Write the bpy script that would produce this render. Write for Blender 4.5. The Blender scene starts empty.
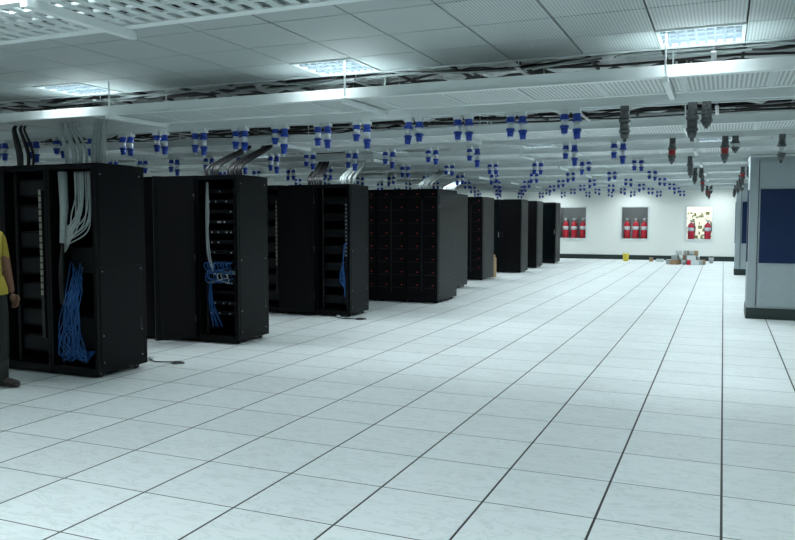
import bpy, math, random
from mathutils import Vector, Matrix
random.seed(7)
R=random.random
def U(a,b): return a+(b-a)*R()
scn=bpy.context.scene
COL=scn.collection

# ---------------------------------------------------------------- materials
def mat(name,col,rough=.5,metal=0,var=0.0,vscale=8,bump=0.0,bscale=40,emit=None,estr=0,spec=.5):
    m=bpy.data.materials.new(name); m.use_nodes=True
    nt=m.node_tree; b=nt.nodes['Principled BSDF']
    b.inputs['Base Color'].default_value=(*col,1)
    b.inputs['Roughness'].default_value=rough
    b.inputs['Metallic'].default_value=metal
    b.inputs['Specular IOR Level'].default_value=spec
    if emit:
        b.inputs['Emission Color'].default_value=(*emit,1); b.inputs['Emission Strength'].default_value=estr
    if var>0 or bump>0:
        tc=nt.nodes.new('ShaderNodeTexCoord')
        if var>0:
            n=nt.nodes.new('ShaderNodeTexNoise'); n.inputs['Scale'].default_value=vscale; n.inputs['Detail'].default_value=4
            nt.links.new(tc.outputs['Object'],n.inputs['Vector'])
            mx=nt.nodes.new('ShaderNodeMix'); mx.data_type='RGBA'
            mx.inputs[6].default_value=(*[c*(1-var) for c in col],1); mx.inputs[7].default_value=(*[min(1,c*(1+var)) for c in col],1)
            nt.links.new(n.outputs['Fac'],mx.inputs[0]); nt.links.new(mx.outputs[2],b.inputs['Base Color'])
        if bump>0:
            n2=nt.nodes.new('ShaderNodeTexNoise'); n2.inputs['Scale'].default_value=bscale
            nt.links.new(tc.outputs['Object'],n2.inputs['Vector'])
            bp=nt.nodes.new('ShaderNodeBump'); bp.inputs['Strength'].default_value=bump; bp.inputs['Distance'].default_value=.02
            nt.links.new(n2.outputs['Fac'],bp.inputs['Height']); nt.links.new(bp.outputs['Normal'],b.inputs['Normal'])
    return m
M={}
M['wall']=mat('wall_paint',(.78,.81,.78),.7,var=.03,vscale=1.5)
M['base']=mat('baseboard_dark',(.010,.025,.022),.4)
M['slab']=mat('plenum_slab',(.03,.034,.034),.9,var=.3,vscale=3)
M['tile']=mat('ceiling_metal_tile',(.38,.425,.425),.45,var=.05,vscale=2)
M['white']=mat('white_powder_coat',(.68,.74,.74),.45,var=.05,vscale=3)
M['rung']=mat('tray_slotted_white',(.52,.58,.58),.5,var=.08,vscale=5)
M['black']=mat('rack_black',(.004,.005,.006),.36,var=.1,bump=.05,bscale=120,spec=.10)
M['black2']=mat('rack_inner_black',(.003,.003,.004),.5,spec=.08)
M['trim']=mat('rack_trim_grey',(.015,.017,.019),.35,spec=.25)
M['steel']=mat('steel',(.45,.47,.48),.35,.8)
M['glass']=mat('smoked_glass_door',(.005,.008,.009),.10,spec=.30)
M['gear']=mat('equipment_face',(.008,.010,.012),.45,var=.2,vscale=20,spec=.15)
M['gearl']=mat('equipment_light_face',(.20,.24,.26),.4,var=.2,vscale=20)
M['cream']=mat('cream_label',(.26,.25,.20),.5)
M['bluecab']=mat('blue_cable',(.008,.085,.28),.4,var=.3,vscale=30)
M['greycab']=mat('grey_cable',(.36,.41,.41),.5,var=.2,vscale=30)
M['blkcab']=mat('black_cable',(.012,.012,.013),.5)
M['plugb']=mat('plug_blue',(.008,.05,.36),.35)
M['plugw']=mat('plug_white',(.60,.66,.67),.4)
M['plugg']=mat('plug_grey',(.095,.108,.115),.4)
M['plugr']=mat('plug_red',(.38,.03,.03),.4)
M['foil']=mat('foil_insulation',(.46,.49,.49),.35,.6,var=.4,vscale=6,bump=1.0,bscale=14)
M['acgrey']=mat('cabinet_grey',(.31,.37,.39),.5,var=.03)
M['acblue']=mat('cabinet_blue',(.004,.018,.065),.5,var=.08,vscale=2,spec=.25)
M['red']=mat('cylinder_red',(.55,.02,.04),.35)
M['card']=mat('cardboard',(.33,.22,.12),.8,var=.15)
M['yel']=mat('yellow_plastic',(.75,.62,.05),.5)
M['leaf']=mat('foliage',(.34,.36,.10),.7,var=.5,vscale=6)
M['ground']=mat('outside_ground',(.60,.57,.48),.9,var=.2)
M['niche']=mat('niche_grey',(.42,.44,.44),.7)
M['lamp']=mat('lamp_diffuser',(.9,.95,1),.5,emit=(.84,.96,1.0),estr=3.6)
M['nichefill']=mat('added_alcove_glow',(.9,.95,1),.5,emit=(.9,.97,1.0),estr=3)  # invented fill emitter that brightens the alcoves, not an actual lamp
M['louv']=mat('louvre_aluminium',(.22,.27,.31),.4,.0)
M['skin']=mat('skin',(.20,.10,.06),.55,var=.06)
M['hair']=mat('hair',(.01,.008,.007),.6,bump=.4,bscale=150)
M['shirt']=mat('yellow_shirt',(.40,.32,.035),.8,var=.08,bump=.3,bscale=14)
M['trouser']=mat('dark_trousers',(.012,.018,.015),.8,var=.2,bump=.3,bscale=12)
M['shoe']=mat('shoe_brown',(.02,.015,.014),.5)
M['eye']=mat('eye_white',(.7,.7,.68),.3)
M['lip']=mat('lips',(.20,.07,.055),.5)

def math_node(nt,op,a,b=None,c=None):
    n=nt.nodes.new('ShaderNodeMath'); n.operation=op
    for i,v in enumerate((a,b,c)):
        if v is None: continue
        if isinstance(v,(int,float)): n.inputs[i].default_value=v
        else: nt.links.new(v,n.inputs[i])
    return n.outputs[0]

# floor: 0.6 m raised-floor tiles, black edge trims, marbled laminate
def floor_mat():
    m=bpy.data.materials.new('raised_floor_tile'); m.use_nodes=True
    nt=m.node_tree; b=nt.nodes['Principled BSDF']; L=nt.links
    g=nt.nodes.new('ShaderNodeTexCoord'); s=nt.nodes.new('ShaderNodeSeparateXYZ'); L.new(g.outputs['Object'],s.inputs[0])
    def line(o,off,w):
        t=math_node(nt,'DIVIDE',math_node(nt,'ADD',o,off),.6)
        fr=math_node(nt,'FRACT',t)
        d=math_node(nt,'ABSOLUTE',math_node(nt,'SUBTRACT',fr,.5))
        return math_node(nt,'GREATER_THAN',d,.5-w/1.2), math_node(nt,'FLOOR',t)
    lx,fx=line(s.outputs[0],59.97,.013); ly,fy=line(s.outputs[1],60.24,.0075)
    ln=math_node(nt,'MAXIMUM',lx,ly)
    cb=nt.nodes.new('ShaderNodeCombineXYZ'); L.new(fx,cb.inputs[0]); L.new(fy,cb.inputs[1])
    wn=nt.nodes.new('ShaderNodeTexWhiteNoise'); wn.noise_dimensions='3D'; L.new(cb.outputs[0],wn.inputs['Vector'])
    vm=nt.nodes.new('ShaderNodeVectorMath'); vm.operation='MULTIPLY_ADD'
    L.new(wn.outputs['Color'],vm.inputs[0]); vm.inputs[1].default_value=(9,9,9); L.new(g.outputs['Object'],vm.inputs[2])
    mp=nt.nodes.new('ShaderNodeMapping'); mp.inputs['Rotation'].default_value=(0,0,.6); mp.inputs['Scale'].default_value=(2.2,6.5,1)
    L.new(vm.outputs[0],mp.inputs['Vector'])
    n=nt.nodes.new('ShaderNodeTexNoise'); n.inputs['Scale'].default_value=1.6; n.inputs['Detail'].default_value=7; n.inputs['Roughness'].default_value=.6; n.inputs['Distortion'].default_value=1.0
    L.new(mp.outputs[0],n.inputs['Vector'])
    v=math_node(nt,'ABSOLUTE',math_node(nt,'SUBTRACT',n.outputs['Fac'],.5))
    r=nt.nodes.new('ShaderNodeValToRGB'); L.new(v,r.inputs[0])
    r.color_ramp.elements[0].position=0; r.color_ramp.elements[0].color=(.60,.665,.665,1)
    r.color_ramp.elements[1].position=.035; r.color_ramp.elements[1].color=(.71,.77,.775,1)
    tv=math_node(nt,'MULTIPLY_ADD',wn.outputs['Value'],.07,.94)
    mul=nt.nodes.new('ShaderNodeVectorMath'); mul.operation='SCALE'; L.new(r.outputs[0],mul.inputs[0]); L.new(tv,mul.inputs['Scale'])
    mx=nt.nodes.new('ShaderNodeMix'); mx.data_type='RGBA'; L.new(ln,mx.inputs[0]); L.new(mul.outputs[0],mx.inputs[6]); mx.inputs[7].default_value=(.006,.010,.010,1)
    L.new(mx.outputs[2],b.inputs['Base Color'])
    b.inputs['Roughness'].default_value=.48; b.inputs['Specular IOR Level'].default_value=.3
    return m
M['floor']=floor_mat()
def perf_mat(name,c1,c2,sp,rad,rough=.5,planeaxes=(0,1),spec=.5):
    m=bpy.data.materials.new(name); m.use_nodes=True
    nt=m.node_tree; b=nt.nodes['Principled BSDF']; L=nt.links
    g=nt.nodes.new('ShaderNodeTexCoord'); s=nt.nodes.new('ShaderNodeSeparateXYZ'); L.new(g.outputs['Object'],s.inputs[0])
    ds=[]
    for a in planeaxes:
        fr=math_node(nt,'FRACT',math_node(nt,'DIVIDE',math_node(nt,'ADD',s.outputs[a],50),sp))
        d=math_node(nt,'SUBTRACT',fr,.5); ds.append(math_node(nt,'MULTIPLY',d,d))
    q=math_node(nt,'LESS_THAN',math_node(nt,'ADD',ds[0],ds[1]),rad*rad)
    mx=nt.nodes.new('ShaderNodeMix'); mx.data_type='RGBA'; L.new(q,mx.inputs[0]); mx.inputs[6].default_value=(*c1,1); mx.inputs[7].default_value=(*c2,1)
    L.new(mx.outputs[2],b.inputs['Base Color']); b.inputs['Roughness'].default_value=rough; b.inputs['Specular IOR Level'].default_value=spec
    return m
M['perf']=perf_mat('ceiling_perforated_tile',(.46,.51,.51),(.20,.22,.22),.022,.30)
M['tperf']=perf_mat('perforated_tray_sheet',(.60,.66,.66),(.14,.16,.16),.032,.32)
M['rdoor']=perf_mat('perforated_rack_door',(.005,.005,.006),(.002,.002,.002),.02,.35,.4,(0,2),.12)

# ---------------------------------------------------------------- mesh builder
class MB:
    def __init__(s): s.v=[];s.f=[];s.m=[];s.sm=[];s.mats=[]
    def mi(s,k):
        if k not in s.mats: s.mats.append(k)
        return s.mats.index(k)
    def face(s,ids,k,sm=False): s.f.append(ids); s.m.append(s.mi(k)); s.sm.append(sm)
    def box(s,x0,y0,z0,x1,y1,z1,k):
        b=len(s.v)
        s.v+=[(x0,y0,z0),(x1,y0,z0),(x1,y1,z0),(x0,y1,z0),(x0,y0,z1),(x1,y0,z1),(x1,y1,z1),(x0,y1,z1)]
        for q in ((0,3,2,1),(4,5,6,7),(0,1,5,4),(1,2,6,5),(2,3,7,6),(3,0,4,7)): s.face([b+i for i in q],k)
    def obox(s,c,size,rot,k):
        b=len(s.v); hx,hy,hz=[t/2 for t in size]; c=Vector(c)
        for p in ((-hx,-hy,-hz),(hx,-hy,-hz),(hx,hy,-hz),(-hx,hy,-hz),(-hx,-hy,hz),(hx,-hy,hz),(hx,hy,hz),(-hx,hy,hz)):
            s.v.append(tuple(c+rot@Vector(p)))
        for q in ((0,3,2,1),(4,5,6,7),(0,1,5,4),(1,2,6,5),(2,3,7,6),(3,0,4,7)): s.face([b+i for i in q],k)
    def rings(s,pts,rad,k,n=8,cap=True):
        pts=[Vector(p) for p in pts]; b=len(s.v); prev=None
        for i,p in enumerate(pts):
            t=(pts[min(i+1,len(pts)-1)]-pts[max(i-1,0)])
            if t.length<1e-9: t=Vector((0,0,1))
            t.normalize()
            if prev is None:
                a=t.cross(Vector((0,0,1)) if abs(t.z)<.9 else Vector((1,0,0))).normalized()
            else:
                a=(prev-t*prev.dot(t)); a=a.normalized() if a.length>1e-6 else t.orthogonal().normalized()
            prev=a; c=t.cross(a); r=rad[i] if isinstance(rad,(list,tuple)) else rad
            for j in range(n):
                an=2*math.pi*j/n; s.v.append(tuple(p+(a*math.cos(an)+c*math.sin(an))*r))
        for i in range(len(pts)-1):
            for j in range(n):
                j2=(j+1)%n; s.face([b+i*n+j,b+i*n+j2,b+(i+1)*n+j2,b+(i+1)*n+j],k,True)
        if cap:
            s.face([b+j for j in range(n)][::-1],k); e=b+(len(pts)-1)*n; s.face([e+j for j in range(n)],k)
    def cyl(s,p0,p1,r0,k,r1=None,n=10): s.rings([p0,p1],[r0,r0 if r1 is None else r1],k,n)
    def tube(s,ctrl,r,k,n=6,sub=5):
        P=[Vector(p) for p in ctrl]; P=[P[0]]+P+[P[-1]]; out=[]
        for i in range(1,len(P)-2):
            for q in range(sub):
                t=q/sub; a,b,c,d=P[i-1],P[i],P[i+1],P[i+2]
                out.append(.5*((2*b)+(c-a)*t+(2*a-5*b+4*c-d)*t*t+(3*b-a-3*c+d)*t**3))
        out.append(P[-2]); s.rings(out,r,k,n)
    def mesh(s,name):
        me=bpy.data.meshes.new(name); me.from_pydata(s.v,[],s.f)
        for k in s.mats: me.materials.append(M[k])
        me.polygons.foreach_set('material_index',s.m); me.polygons.foreach_set('use_smooth',s.sm); me.update(); return me
    def obj(s,name,loc=(0,0,0),parent=None):
        o=bpy.data.objects.new(name,s.mesh(name)); o.location=loc; COL.objects.link(o)
        if parent: o.parent=parent
        return o

XL,XR,YB,YF=-11.2,4.4,-3.35,29.8
ZC=2.83; ZS=3.4
# ---------------------------------------------------------------- shell
b=MB(); b.box(XL-.2,YB-.2,-.1,XR+.2,YF+.2,0,'floor'); b.obj('floor')
b=MB(); b.box(XL-.2,YB-.2,ZS,XR+.2,YF+.2,ZS+.15,'slab'); b.obj('ceiling')
b=MB(); b.box(XL-.2,YB-.2,0,XL,YF+.2,ZS,'wall'); b.obj('wall_left')
b=MB(); b.box(XR,YB-.2,0,XR+.2,YF+.2,ZS,'wall'); b.obj('wall_right')
b=MB(); b.box(XL,YB-.2,0,XR,YB,ZS,'wall'); b.obj('wall_front')
wins=[(-5.87,-4.77),(-3.55,-2.52),(-1.27,-.33)]; wz0,wz1=.73,1.99
t=.045
b=MB(); b.box(XL,YF,0,XR,YF+.2,wz0,'wall'); b.box(XL,YF,wz1,XR,YF+.2,ZS,'wall')
xs=[XL]+[q for w in wins for q in w]+[XR]
for i in range(0,len(xs),2): b.box(xs[i],YF,wz0,xs[i+1],YF+.2,wz1,'wall')
for i,(a,c) in enumerate(wins):
    if i<2: # recessed alcove behind
        b.box(a-.05,YF+.2,wz0-.05,a,YF+.7,wz1+.05,'niche'); b.box(c,YF+.2,wz0-.05,c+.05,YF+.7,wz1+.05,'niche')
        b.box(a,YF+.2,wz0-.05,c,YF+.7,wz0+t,'niche'); b.box(a,YF+.2,wz1,c,YF+.7,wz1+.05,'niche'); b.box(a-.05,YF+.7,wz0-.05,c+.05,YF+.75,wz1+.05,'niche')
        b.box(a+.1,YF+.22,wz1-.03,c-.1,YF+.27,wz1-.001,'nichefill')  # added glowing strip under the alcove top, lights the cylinders
    else:
        b.box(a,YF+.2,wz0-.05,c,YF+.6,wz0+t,'niche')
b.obj('wall_back')
b=MB(); b.box(XL,YF-.02,0,XR,YF,.17,'base'); b.obj('baseboard_back')
b=MB(); b.box(XL,YB,0,XL+.02,YF-.02,.17,'base'); b.obj('baseboard_left')
b=MB(); b.box(XR-.02,YB,0,XR,YF-.02,.17,'base'); b.obj('baseboard_right')
def gas_cyl(b,x,y,z,h=.62,r=.105):
    b.rings([(x,y,z),(x,y,z+.02),(x,y,z+h*.68),(x,y,z+h*.78),(x,y,z+h*.84),(x,y,z+h*.86)],[r*.9,r,r,r*.75,r*.3,r*.25],'red',14)
    b.cyl((x,y,z+h*.86),(x,y,z+h*.94),.03,'steel'); b.box(x-.06,y-.012,z+h*.94,x+.06,y+.012,z+h,'plugw')
    b.rings([(x,y,z+h*.42),(x,y,z+h*.60)],[r*1.02,r*1.02],'plugw',14)
    b.tube([(x+.03,y,z+h*.9),(x+r*.9,y-.03,z+h*.9),(x+r*1.1,y-.03,z+h*.6),(x+r*1.05,y-.02,z+h*.35)],.012,'blkcab',6,4)
for i,(a,c) in enumerate(wins):
    b=MB()
    for q in ((a,wz0,c,wz0+t),(a,wz1-t,c,wz1),(a,wz0+t,a+t,wz1-t),(c-t,wz0+t,c,wz1-t)):
        b.box(q[0],YF-.03,q[1],q[2],YF+.2,q[3],'white')
    b.obj('window_%d'%(i+1))
    zz=wz0+t
    b=MB(); n=3
    for j in range(n):
        x=a+(c-a)*(.5+(j-1)*.30)
        if i==2 and j==1: continue
        gas_cyl(b,x,YF+.41,zz,.70 if i==2 else .76,.115)
    b.obj('gas_cylinder_set')
# outside
b=MB(); b.box(-8,YF+.9,-.3,6,YF+14,-.1,'ground'); b.obj('outside_ground')
b=MB()
for i in range(520):
    c=Vector((U(-3.5,2.0),YF+U(3.0,4.2),U(-.1,1.75))); 
    rt=Matrix.Rotation(U(0,6.28),3,'Z')@Matrix.Rotation(U(-1,1),3,'X')
    b.obox(c,(U(.06,.16),.01,U(.05,.13)),rt,'leaf')
for i in range(14):
    xx=U(-3.2,1.8); b.cyl((xx,YF+3.6,-.1),(xx+.1,YF+3.6,1.2),.02,'card')
b.obj('garden_hedge')

# ---------------------------------------------------------------- suspended ceiling
TP=.58
fixX=[-.18-2.9*i for i in (3,2,1,0,-1)]; fixY=[-.65,2.35,5.95]+[7.75+3*k for k in range(8)]
b=MB()
x=-.18-TP/2
while x-TP>XL: x-=TP
tx=[]; q=x
while q<XR: tx.append(q); q+=TP
ty=[]; q=5.65
while q-.6>YB: q-=.6
while q<YF: ty.append(q); q+=.6
SL=6.25
def inslot(y):
    if y<6.2: return False
    return (y-SL)%3.0<1.15
for yy in ty:
    yc=yy+.3
    if inslot(yc): continue
    for xx in tx:
        xc=xx+TP/2
        if any(abs(xc-fx)<.1 for fx in fixX) and any(abs(yc-fy)<.1 for fy in fixY): continue
        g=.006
        x1=min(xx+TP-g,XR); y1=min(yy+.6-g,YF)
        pm='perf' if (xc>-1.5 or (xc<-1.5 and (int(round(xc/TP))%5==0))) else 'tile'
        b.box(xx+g,yy+g,ZC,x1,y1,ZC+.015,pm)
for k in range(8):
    y0=SL+3*k
    b.box(XL,y0+.0,ZC-.01,XR,y0+.02,ZC+.05,'white'); b.box(XL,y0+1.18,ZC-.01,XR,y0+1.2,ZC+.05,'white')
for xx in tx: b.box(xx-.012,YB,ZC+.016,xx+.012,YF,ZC+.04,'slab')
b.obj('suspended_ceiling')
# fixtures: housing, diffuser, louvre, and the lamp's downward light (cut off by the louvre)
b=MB(); h=.28
b.box(-h,-h,.075,h,h,.08,'lamp')
for (a0,b0,a1,b1) in ((-h-.008,-h-.008,h+.008,-h+.015),(-h-.008,h-.015,h+.008,h+.008),(-h-.008,-h+.015,-h+.015,h-.015),(h-.015,-h+.015,h+.008,h-.015)):
    b.box(a0,b0,-.01,a1,b1,.09,'white')
for i in range(1,9):
    p=-h+2*h*i/9; b.box(p-.009,-h,0,p+.009,h,.016,'louv')
for i in range(1,4):
    p=-h+2*h*i/4; b.box(-h,p-.028,-.002,h,p+.028,.018,'louv')
fm=b.mesh('louvre_ceiling_light')
def lamp(e):
    al=bpy.data.lights.new('lamp_light','AREA'); al.shape='SQUARE'; al.size=.54; al.energy=e; al.color=(.87,.97,1.0); al.spread=math.radians(145); return al
la=lamp(27.5); lb=lamp(31)
for fy in fixY:
    for fx in fixX:
        o=bpy.data.objects.new('louvre_ceiling_light',fm); o.location=(fx,fy,ZC); COL.objects.link(o)
        l=bpy.data.objects.new('lamp_light',lb if fy>12 else la); l.location=(0,0,-.012); l.parent=o; COL.objects.link(l)

# ---------------------------------------------------------------- cable trays, busbars
def tray(y0,y1,z,xa,xb,pitch,rw,sheet=True,cables=6):
    b=MB(); 
    for y in (y0,y1): b.box(xa,y-.012,z,xb,y+.012,z+.085,'white')
    for y in (y0,y1): b.box(xa,y-.03,z-.004,xb,y+.03,z+.004,'white')
    n=int((xb-xa)/pitch)
    if sheet:
        x=xa
        while x<xb-.01:
            x2=min(x+.6,xb); b.box(x+.006,y0+.012,z+.004,x2-.006,y1-.012,z+.010,'tperf'); b.box(x-.02,y0,z-.003,x+.02,y1,z+.003,'rung'); x=x2
    else:
        for i in range(n):
            x=xa+(i+.5)*pitch; b.box(x-rw/2,y0,z+.004,x+rw/2,y1,z+.014,'rung')
        for j in range(1,4):
            y=y0+(y1-y0)*j/4; b.box(xa,y-.012,z+.003,xb,y+.012,z+.016,'rung')
    for j in range(cables):
        y=U(y0+.06,y1-.06); pts=[]; x=xa+.1
        while x<xb-.1: pts.append((x,min(y1-.04,max(y0+.04,y+U(-.05,.05))),z+.03+U(0,.05))); x+=U(.6,1.1)
        b.tube(pts,U(.007,.013),random.choice(['blkcab','greycab','blkcab']),5,3)
    x=xa+.7
    while x<xb:
        b.box(x-.02,y0-.08,z-.045,x+.02,y1+.08,z-.004,'white')
        for y in (y0-.05,y1+.05): b.cyl((x,y,z-.05),(x,y,ZS),.008,'white',n=6)
        x+=2.5
    return b.obj('cable_tray')
trays=[5.8+3*k for k in range(8)]
tray(2.66,3.2,2.53,XL+.1,XR-.1,.10,.05,False)
for k,y in enumerate(trays): tray(y,y+.72,2.53,XL+.1,XR-.1,.12,.06)

def plug(b,x,y,z,L,kind,dark,lean):
    d=Vector((lean*.25,-abs(lean)*.4,-1)).normalized(); p=Vector((x,y,z))
    def seg(t0,t1,r0,r1,k): b.rings([p+d*L*t0,p+d*L*t1],[r0*1.2,r1*1.2],k,10)
    if not dark:
        b.box(x-.036,y-.036,z-.03,x+.036,y+.036,z+.012,'plugw')
        seg(.06,.28,.027,.030,'plugb'); seg(.28,.36,.036,.036,'plugb'); seg(.36,.60,.026,.024,'plugw'); seg(.60,.68,.034,.034,'plugb'); seg(.68,.92,.028,.022,'plugb'); seg(.92,1.0,.012,.010,'plugw')
    else:
        b.box(x-.035,y-.035,z-.04,x+.035,y+.035,z+.012,'plugg')
        seg(.08,.34,.030,.036,'plugg'); seg(.33,.42,.044,.044,'plugg'); seg(.42,.66,.036,.034,'plugr' if kind else 'plugw' if R()<.4 else 'plugg'); seg(.64,.72,.042,.042,'plugg'); seg(.72,.90,.036,.026,'plugg'); seg(.90,1.0,.016,.012,'plugg')
def busbar(y,z,xa,xb,k):
    b=MB(); b.box(xa,y-.05,z,xb,y+.05,z+.10,'white'); b.box(xa,y-.062,z+.088,xb,y+.062,z+.10,'white'); b.box(xa,y-.02,z-.012,xb,y+.02,z,'rung')
    x=xa+.7
    while x<xb:
        b.box(x-.02,y-.10,z+.10,x+.02,y+.10,z+.125,'white')
        for yy in (y-.085,y+.085): b.cyl((x,yy,z+.10),(x,yy,ZS),.007,'white',n=6)
        x+=2.5
    x=-9.3
    while x<3.6:
        xx=x+U(-.04,.04); dark=x>-.95
        if R()<.95 and not (k==2 and x>.1):
            if dark:
                kk=R()<.55; plug(b,xx,y-.01,z-.012,U(.27,.33),kk,True,U(-.15,.15))
                if R()<.4: plug(b,xx+.11,y-.01,z-.012,U(.18,.27),False,True,U(-.1,.1))
            else:
                plug(b,xx-.055,y-.015,z-.012,U(.20,.27),0,False,U(-.15,.1)); plug(b,xx+.055,y-.015,z-.012,U(.24,.32) if k<2 else U(.2,.26),0,False,U(-.1,.15))
        x+=.5 if k==0 else .62 if k==1 else .8
    return b.obj('power_busbar')
for k,y in enumerate(trays): busbar(y+1.2,2.51,XL+.1,XR-.1,k)

# services in the open ceiling slots
for k in range(8):
    y0=SL+3*k; b=MB()
    for q in range(2):
        pts=[];rad=[];x=XL+.2; yy=y0+.38+.46*q
        while x<XR-.2:
            pts.append((x,yy+U(-.04,.04),2.96+U(-.03,.03))); rad.append(.12+U(-.05,.02)); x+=.16
        b.rings(pts,rad,'foil',9)
    for q in range(8):
        pts=[];x=XL+.2; yy=y0+U(.06,.66) if q<6 else y0+U(.86,1.1)
        while x<XR-.2: pts.append((x,min(y0+.7 if q<6 else y0+1.14,max(y0+.05,yy+U(-.1,.1))),2.80+U(0,.10))); x+=U(.5,1.1)
        b.tube(pts,U(.008,.018),random.choice(['blkcab','blkcab','greycab']),5,3)
    x=XL+.6
    while x<XR: b.box(x-.02,y0+.03,2.775,x+.02,y0+1.17,2.785,'steel'); b.cyl((x,y0+.12,2.775),(x,y0+.12,ZS),.006,'steel',n=5); b.cyl((x,y0+1.1,2.775),(x,y0+1.1,ZS),.006,'steel',n=5); x+=1.5
    b.obj('plenum_duct_run')

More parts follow.
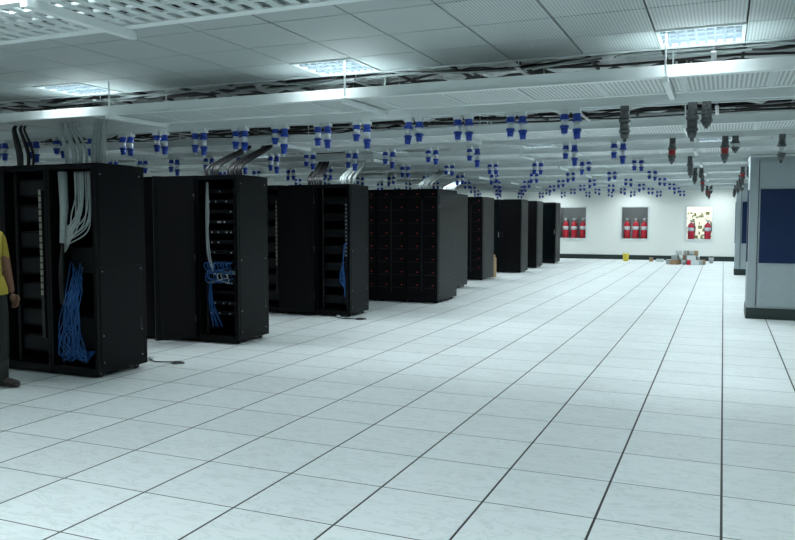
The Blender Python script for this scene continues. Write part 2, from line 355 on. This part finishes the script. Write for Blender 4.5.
# ---------------------------------------------------------------- racks
def rack_mesh(kind,w,d,H,seed):
    random.seed(seed); b=MB(); t=.035; z0=.05
    for x in (-w+.07,-.07):
        for y in (.09,d-.09): b.cyl((x-.012,y,.03),(x+.012,y,.03),.03,'blkcab',n=10); b.box(x-.015,y-.015,.03,x+.015,y+.015,z0+.01,'steel')
    b.box(-w+.005,.01,.02,-.005,.03,z0+.05,'black')
    b.box(-w,0,z0,0,d,z0+.05,'black'); b.box(-w,0,H-.05,0,d,H,'black')
    b.box(-w+.06,.1,H,-.06,d-.08,H+.012,'trim')
    for x0 in (-w,-t):
        for y0 in (0,d-t): b.box(x0,y0,z0+.05,x0+t,y0+t,H-.05,'black')
    for xs_,xe in ((-w+.002,-w+.012),(-.012,-.002)): b.box(xs_,t,z0+.05,xe,d-t,H-.05,'black')
    b.box(-.002,t+.01,z0+.06,.004,d-t-.01,H*.52,'black'); b.box(-.002,t+.01,H*.52+.008,.004,d-t-.01,H-.06,'black')
    for y in (t+.04,d-t-.04):
        for z in (z0+.10,z0+.36,H-.10,H*.52-.04): b.cyl((.004,y,z),(.008,y,z),.006,'steel',n=6)
    b.box(.004,d-t-.07,.42,.009,d-t-.045,.52,'trim')
    b.box(-w+t,d-.015,z0+.05,-t,d-.005,H-.05,'black2')
    if kind=='door':
        b.box(-w+.004,-.03,z0+.01,-.004,-.004,H-.01,'black')
        b.box(-w+.05,-.036,z0+.08,-.05,-.03,H-.08,'rdoor')
        b.box(-w+.075,-.06,1.0,-w+.055,-.036,1.16,'trim'); 
    elif kind=='glass':
        b.box(-w+.004,-.03,z0+.01,-w+.06,-.004,H-.01,'black'); b.box(-.06,-.03,z0+.01,-.004,-.004,H-.01,'black')
        b.box(-w+.06,-.03,z0+.01,-.06,-.004,z0+.09,'black'); b.box(-w+.06,-.03,H-.09,-.06,-.004,H-.01,'black')
        b.box(-w+.06,-.022,z0+.09,-.06,-.012,H-.09,'glass'); b.box(-.045,-.045,1.0,-.025,-.03,1.15,'steel')
    elif kind=='storage':
        b.box(-w+.004,-.03,z0+.01,-.004,-.004,H-.01,'black')
        for cx in (-w*.75,-w*.25):
            b.box(cx-w*.19,-.04,z0+.10,cx+w*.19,-.03,H-.10,'rdoor')
            for z in [z0+.22+i*.235 for i in range(8)]:
                b.box(cx-w*.17,-.046,z,cx+w*.17,-.04,z+.014,'trim')
                b.box(cx+w*.08,-.049,z+.05,cx+w*.13,-.04,z+.068,'plugr')
        b.box(-w/2-.012,-.05,.2,-w/2+.012,-.03,H-.2,'trim')
    else:
        for x in (-w+.09,-.09):
            b.box(x-.015,.08,z0+.05,x+.015,.10,H-.05,'trim')
            z=z0+.12
            while z<H-.12: b.box(x-.004,.077,z,x+.004,.081,z+.012,'gear'); z+=.09
        if kind=='patch':
            z=z0+.3
            for i in range(13):
                zz=z+i*.125
                k='gearl' if i in (4,) else 'gear'
                b.box(-w+.09,.075,zz,-.09,.5,zz+.044,k)
                for j in range(12): b.box(-w+.11+j*.031,.070,zz+.010,-w+.125+j*.031,.076,zz+.028,'black2' if k=='gearl' else ('plugw' if R()<.25 else 'gear'))
                if i in (4,5):
                    for j in range(11):
                        x=-w+.11+j*.036; b.tube([(x,.07,zz+.02),(x+U(-.02,.02),.02,zz),(x+.02,.02,zz-U(.04,.1)),(-w+.1+U(0,.4),.05,zz-.1)],.006,'bluecab' if i>4 or R()<.5 else 'greycab',5,4)
            for s_ in range(5):
                x=-w+.13+U(-.02,.02); b.tube([(x,.05,H-.08),(x+U(-.02,.02),.04,1.6),(x+U(-.02,.04),.05,1.1),(x+.1,.04,.85)],.006,'greycab',5,5)
            for s_ in range(6):
                x=-w+.15+U(-.03,.03); b.tube([(x,.05,.8),(x+U(-.03,.03),.04,.5),(x+.25*R(),.05,.2)],.006,'bluecab',5,5)
        if kind=='dark':
            for i in range(7):
                zz=z0+.15+i*.26; b.box(-w+.09,.12,zz,-.09,.5,zz+.17,'black2'); b.box(-w+.12,.112,zz+.02,-.12,.12,zz+.15,'gear')
            b.box(-.15,.04,.35,-.11,.08,H-.25,'trim')
            for i in range(16): b.box(-.145,.034,.78+i*.066,-.115,.041,.78+i*.066+.050,'cream')
        if kind=='strip':
            for i in range(7):
                zz=z0+.15+i*.26; b.box(-w+.09,.12,zz,-.09,.5,zz+.12,'gear')
            b.box(-.10,.03,.2,-.06,.06,H-.2,'trim')
            for i in range(14): b.box(-.095,.025,.95+i*.06,-.065,.031,.95+i*.06+.03,'gearl')
            for s_ in range(7): b.tube([(-.10+U(-.02,.02),.02,1.15),(-.11,-.01+U(-.02,.01),.9),(-.13+U(-.05,.05),.0,.6),(-.09,-.01,.45),(-.11,.03,.3)],.006,'bluecab',5,5)
        if kind=='cables':
            b.box(-w+.09,.2,z0+.2,-.09,.5,z0+.5,'gear'); b.box(-w+.09,.2,1.0,-.09,.5,1.25,'gear')
            for s_ in range(18):
                x=-.14-U(0,.20); zt=H-.07; q=s_/17
                b.tube([(x,.10,zt),(x+.06,.04,zt-.2-.25*q),(x+.02,.02,1.62-.25*q),(-w+.26-.04*q,.03,1.48-.22*q),(-w+.11,.10,1.46-.25*q)],.0065,'greycab',6,5)
            b.rings([(-w+.14,.07,H-.07),(-w+.15,.07,1.65),(-w+.13,.06,1.3)],[.045,.04,.03],'greycab',10)
            for s_ in range(6): b.tube([(-w+.13,.05,1.3),(-w+.12+U(-.02,.04),.03,1.0),(-w+.14+U(-.02,.05),.02,.7)],.007,'blkcab',6,4)
            for s_ in range(30):
                x=-w+.20+U(0,.16); b.tube([(x,.08,.98+U(-.15,.15)),(x+U(-.04,.05),.02,.8),(x+U(-.10,.06),-.01+U(-.02,.03),.55),(x+U(-.14,.10),U(-.01,.04),.35),(x+U(-.14,.12),.03,.14+U(0,.08)),(x+U(-.05,.12),.10,.25)],.005,'bluecab',5,5)
    m=b.mesh('server_rack'); return m
H=2.06; random.seed(3)
cache={}
def rack(kind,x,y,w=.6,d=.68,H=H):
    k=(kind,w,d,H)
    if k not in cache: cache[k]=rack_mesh(*k,seed=len(cache)+11)
    o=bpy.data.objects.new('server_rack',cache[k]); o.location=(x,y,0); COL.objects.link(o); return o
rows=[(-5.47,5.60,.68,['cables','dark','dark','glass','door']),
      (-5.39,7.80,.68,['patch','glass','door','door','glass']),
      (-5.30,10.66,.68,['strip','door','dark','door','door']),
      (-4.70,13.0,1.05,['storage','storage','storage','door','door','door']),
      (-5.30,15.6,1.0,['door']*5),(-5.45,18.3,1.0,['storage','door','storage','door','door']),
      (-5.20,21.2,.8,['door','glass','door','door','door']),(-5.25,23.4,.8,['door']*5),(-5.2,26.0,.8,['glass','door','door','door','door'])]
RK={}
for j,(x,y,d,ks) in enumerate(rows):
    for i,k in enumerate(ks): RK[j,i]=rack(k,x-i*.604,y,.6,d)
def door_leaf(par,x,y,ang,w=.58):
    b=MB(); b.box(0,-.015,.07,w,.015,2.04,'black'); b.box(.05,-.022,.15,w-.05,-.015,1.96,'rdoor'); b.box(.05,.015,.15,w-.05,.022,1.96,'rdoor')
    b.box(w-.05,-.04,1.0,w-.03,-.022,1.15,'steel')
    for z in (.3,1.05,1.8): b.cyl((0,0,z-.04),(0,0,z+.04),.018,'trim')
    o=b.obj('open_door',parent=par); o.location=(x-par.location.x,y-par.location.y,0); o.rotation_euler=(0,0,ang); return o
door_leaf(RK[2,0],-5.91,10.62,math.radians(-160),.56)
door_leaf(RK[1,0],-6.0,7.76,math.radians(-120),.5)

# cable drops from trays to racks
def drop(x,y,zr,xt,yt,zt,n,key,spread=.1,r=.012):
    b=MB()
    for i in range(n):
        u=(i/(max(1,n-1))-.5)*spread*2; v=U(-.03,.03)
        b.tube([(x+u,y+v,zr),(x+u*1.1,y+v,zr+.12),((x+xt)/2+u,(y+yt)/2+v,(zr+zt)/2+.04),(xt+u*.8,yt+v,zt-.05),(xt+u*.8,yt+.02+v,zt-.006)],r,key,6,5)
    b.obj('cable_drop')
zr=H+.018; zt=2.52
drop(-6.0,5.9,zr,-6.2,6.0,zt,9,'greycab',.12,.014)
drop(-5.68,5.9,zr,-5.75,6.0,zt,9,'greycab',.07,.014)
drop(-6.7,5.9,zr,-6.9,6.0,zt,7,'blkcab',.1,.013)
drop(-5.75,8.3,zr,-5.65,8.86,zt,6,'blkcab',.1,.016)
drop(-6.1,8.3,zr,-5.98,8.86,zt,6,'blkcab',.1,.016)
drop(-5.6,11.2,zr,-5.7,11.86,zt,8,'greycab',.12,.012)
drop(-6.2,11.2,zr,-6.4,11.86,zt,8,'blkcab',.12,.014)
drop(-5.3,13.95,zr,-5.3,14.86,zt,8,'greycab',.12,.012)
drop(-5.7,16.45,zr,-5.8,17.8,zt,7,'greycab',.12,.012)
def coil(x,y,s):
    b=MB(); pts=[]
    for i in range(22): a=i*.62; pts.append((x+math.cos(a)*s*(1-.02*i)+U(-.01,.01),y+math.sin(a)*s*.7+U(-.01,.01),.012+.003*(i//9)))
    pts+= [(x-.25,y-.05,.012),(x-.4,y+.05,.012)]
    b.tube(pts,.007,'blkcab',5,3); b.cyl((x-.43,y+.06,.022),(x-.38,y+.045,.022),.02,'plugw'); b.obj('loose_power_lead')
coil(-5.05,10.5,.09); coil(-5.3,6.55,.07)

# ---------------------------------------------------------------- grey/blue cabinets at right
def cabinet(x,y,w,d):
    b=MB(); Z=2.47
    b.box(x,y,.17,x+w,y+d,Z,'acgrey'); b.box(x-.012,y-.012,0,x+w+.012,y+d+.012,.17,'base')
    b.box(x-.01,y-.01,Z,x+w+.01,y+d+.01,Z+.02,'white')
    b.box(x+.15,y-.012,.86,x+w-.15,y,1.98,'acblue'); b.box(x+.15,y-.014,.2,x+w-.15,y,.83,'acgrey'); b.box(x+.15,y-.014,2.02,x+w-.15,y,2.42,'acgrey')
    b.box(x+.12,y-.006,.2,x+.13,y,2.42,'trim'); b.box(x+w-.13,y-.006,.2,x+w-.12,y,2.42,'trim')
    for z in (.3,.6,.75):
        for xx in (x+.2,x+.5,x+.8): b.cyl((xx,y-.02,z),(xx,y-.014,z),.008,'steel',n=8)
    b.box(x-.012,y+.2,.86,x,y+d-.2,1.98,'acblue')
    b.obj('air_conditioning_cabinet')
cabinet(.36,12.95,2.2,.9); cabinet(.31,22.7,2.2,.9)

# ---------------------------------------------------------------- stuff on far floor
random.seed(5); b=MB()
cols=['plugw','greycab','card','greycab','steel','plugw','red','card','niche']
for i in range(30):
    lay=0 if i<14 else (1 if i<24 else 2)
    cx=-1.12+U(-.52,.52)*(1,.8,.5)[lay]; cy=27.4+U(-.3,.3)*(1,.6,.3)[lay]; zt_=.15*lay; s=U(.12,.22)
    rt=Matrix.Rotation(U(0,1.5),3,'Z'); hh=.155
    if i%5==3: b.cyl((cx,cy,zt_),(cx,cy,zt_+hh),s*.42,cols[i%9],n=12)
    else: b.obox((cx,cy,zt_+hh/2),(s*1.3,s,hh),rt,cols[i%9])
b.obj('packaging_pile')
def bucket(x,y,k,s=1,n='paint_bucket'):
    b=MB(); b.rings([(x,y,0),(x,y,.24*s),(x,y,.25*s),(x,y,.27*s)],[.09*s,.11*s,.12*s,.12*s],k,16)
    b.tube([(x-.12*s,y,.25*s),(x-.08*s,y-.05*s,.34*s),(x+.08*s,y-.05*s,.34*s),(x+.12*s,y,.25*s)],.005,'steel',5,4); b.obj(n)
bucket(-3.2,28.7,'yel'); bucket(-.35,28.4,'steel',.7)
b=MB()
for (x,y,w,h,k) in ((-2.15,28.6,.25,.1,'plugw'),(-2.4,28.7,.12,.14,'card')): b.box(x,y,0,x+w,y+.15,h,k); b.box(x,y+.06,h,x+w,y+.09,h+.002,'cream')
b.obj('small_carton')
b=MB(); b.box(-5.68,19.45,0,-5.5,19.75,.50,'card'); b.box(-5.68,19.57,.5,-5.5,19.63,.502,'cream'); b.box(-5.64,19.5,.502,-5.52,19.7,.58,'card'); b.obj('cardboard_box')

# ---------------------------------------------------------------- person
def skinned(verts,edges,rad,root=0,sub=2):
    me=bpy.data.meshes.new('t'); me.from_pydata(verts,edges,[]); o=bpy.data.objects.new('t',me); COL.objects.link(o)
    mo=o.modifiers.new('s','SKIN'); mo.use_smooth_shade=True
    for i,v in enumerate(me.skin_vertices[0].data):
        r=rad[i]; v.radius=(r,r) if not isinstance(r,tuple) else r; v.use_root=(i==root)
    ms=o.modifiers.new('u','SUBSURF'); ms.levels=sub; ms.render_levels=sub
    dg=bpy.context.evaluated_depsgraph_get(); dg.update()
    m2=bpy.data.meshes.new_from_object(o.evaluated_get(dg)); bpy.data.objects.remove(o); return m2
def add_part(me,name,parent,matf):
    me.materials.clear(); names=[]
    for p in me.polygons:
        k=matf(p.center)
        if k not in names: names.append(k); me.materials.append(M[k])
        p.material_index=names.index(k); p.use_smooth=True
    o=bpy.data.objects.new(name,me); COL.objects.link(o); o.parent=parent; return o
per=bpy.data.objects.new('standing_person',None); COL.objects.link(per)
V=[(0,0,.94),(0,0,1.06),(.01,0,1.22),(0,0,1.36),(-.01,0,1.45),(0,0,1.50)]
rd=[.125,.115,.125,.115,.055,.052]
E=[(0,1),(1,2),(2,3),(3,4),(4,5)]
def chain(start,pts,rs):
    p=start
    for q,r in zip(pts,rs): V.append(q); rd.append(r); E.append((p,len(V)-1)); p=len(V)-1
    return p
hands=[]
for s in (1,-1):
    chain(0,[(0,.085*s,.86),(.03,.095*s,.66),(.03+.02*s,.095*s,.48),(.0+.04*s,.10*s,.28),(-.02+.05*s,.10*s,.10)],[.098,.085,.066,.056,.044])
    chain(3,[(-.0,.15*s,1.365),(-.015,.205*s,1.27),(-.01+ .02*s,.225*s,1.09),(.04,.225*s,.96),(.08,.21*s,.85)],[.075,.056,.044,.036,.027])
    hands.append((Vector((.08,.21*s,.85)),s))
body=skinned(V,E,rd)
def bm(c):
    if abs(c.y)>.17 and c.z<1.19 : return 'skin'
    if abs(c.y)>.17: return 'shirt'
    if c.z>1.435: return 'skin'
    if c.z>.90: return 'shirt'
    return 'trouser'
add_part(body,'body',per,bm)
b=MB()
b.rings([(0,0,.86),(0,0,.92),(0,0,1.02)],[.168,.165,.135],'shirt',20,False)
b.obj('shirt_hem',parent=per)
for w,s in hands:
    d=Vector((.05,-.015*s,-.11)).normalized(); side=Vector((0,-s,0)); fwd=Vector((.9,0,.42))
    palm=skinned([tuple(w),tuple(w+d*.035),tuple(w+d*.085)],[(0,1),(1,2)],[.026,.034,.034])
    add_part(palm,'palm',per,lambda c:'skin')
    for j,(off,L) in enumerate(((.030,.072),(.011,.080),(-.009,.074),(-.028,.058))):
        b0=w+d*.075+fwd*off; b1=b0+d*L*.4; b2=b1+(d*.8+side*.5).normalized()*L*.35; b3=b2+(d*.5+side*.8).normalized()*L*.28
        add_part(skinned([tuple(q) for q in (b0,b1,b2,b3)],[(0,1),(1,2),(2,3)],[.010,.0095,.009,.0075]),'finger_%d'%(j+1),per,lambda c:'skin')
    t0=w+d*.03+fwd*.02; t1=t0+(fwd*.8+d*.5).normalized()*.035; t2=t1+(d*.9+fwd*.3+side*.2).normalized()*.03; t3=t2+(d+side*.3).normalized()*.022
    add_part(skinned([tuple(q) for q in (t0,t1,t2,t3)],[(0,1),(1,2),(2,3)],[.014,.0125,.011,.009]),'thumb',per,lambda c:'skin')
for s in (1,-1):
    x=-.02+.05*s; y=.10*s
    sh=skinned([(x-.05,y,.045),(x+.02,y,.055),(x+.10,y+.01*s,.042),(x+.18,y+.015*s,.034)],[(0,1),(1,2),(2,3)],[.042,.046,.042,.032])
    add_part(sh,'shoe',per,lambda c:'shoe')
    bb=MB(); bb.rings([(x-.02,y,.045),(x-.01,y,.16),(x+.0,y,.26)],[.072,.068,.066],'trouser',16,True); bb.obj('trouser_cuff',parent=per)
import bmesh
def ell(name,c,r,k,seg=24,shape=None):
    bmx=bmesh.new(); bmesh.ops.create_uvsphere(bmx,u_segments=seg,v_segments=seg*2//3,radius=1)
    for v in bmx.verts:
        p=v.co.copy()
        if shape: p=shape(p)
        v.co=Vector((c[0]+p.x*r[0],c[1]+p.y*r[1],c[2]+p.z*r[2]))
    me=bpy.data.meshes.new(name); bmx.to_mesh(me); bmx.free(); me.materials.append(M[k])
    for p in me.polygons: p.use_smooth=True
    o=bpy.data.objects.new(name,me); COL.objects.link(o); o.parent=per; return o
def hs(p):
    q=p.copy()
    if q.z<0: q.y*=1+.28*q.z; q.x*=(1+.12*q.z) if q.x>0 else (1+.35*q.z)
    if q.x>.6 and abs(q.z)<.35: q.x-=.04*(1-abs(q.z)/.35)*(abs(q.y)>.15)
    return q
ell('head',(.02,0,1.585),(.098,.076,.115),'skin',32,hs)
ell('hair',(.005,0,1.610),(.100,.082,.103),'hair',28,lambda p: Vector((p.x if p.x<.55 or p.z>.45 else .55,p.y,max(p.z,-.15 if p.x>-.1 else -.6))) )
ell('nose',(.118,0,1.565),(.017,.014,.024),'skin',12)
for s in (1,-1):
    ell('ear',(.005,.077*s,1.575),(.020,.010,.030),'skin',12); ell('eye',(.100,.030*s,1.590),(.010,.014,.008),'eye',12); ell('iris',(.108,.030*s,1.590),(.004,.006,.006),'hair',10); ell('eyebrow',(.104,.031*s,1.608),(.006,.019,.0035),'hair',10)
ell('mouth',(.106,0,1.527),(.009,.024,.007),'lip',12)
per.location=(-6.06,4.9,0); per.rotation_euler=(0,0,math.radians(8))

# ---------------------------------------------------------------- world & camera
w=bpy.data.worlds.new('world'); scn.world=w; w.use_nodes=True
bg=w.node_tree.nodes['Background']; sky=w.node_tree.nodes.new('ShaderNodeTexSky'); sky.sky_type='NISHITA'; sky.sun_elevation=math.radians(50); sky.sun_rotation=math.radians(200); sky.sun_disc=False
w.node_tree.links.new(sky.outputs[0],bg.inputs[0]); bg.inputs[1].default_value=.32
cd=bpy.data.cameras.new('camera'); cam=bpy.data.objects.new('camera',cd); COL.objects.link(cam)
cd.sensor_width=36; cd.lens=770/795*36; cd.clip_end=200
cam.location=(0,0,1.543); cam.rotation_euler=(math.radians(90-3.86),0,math.radians(22.9))
scn.camera=cam
scn.view_settings.view_transform='Standard'
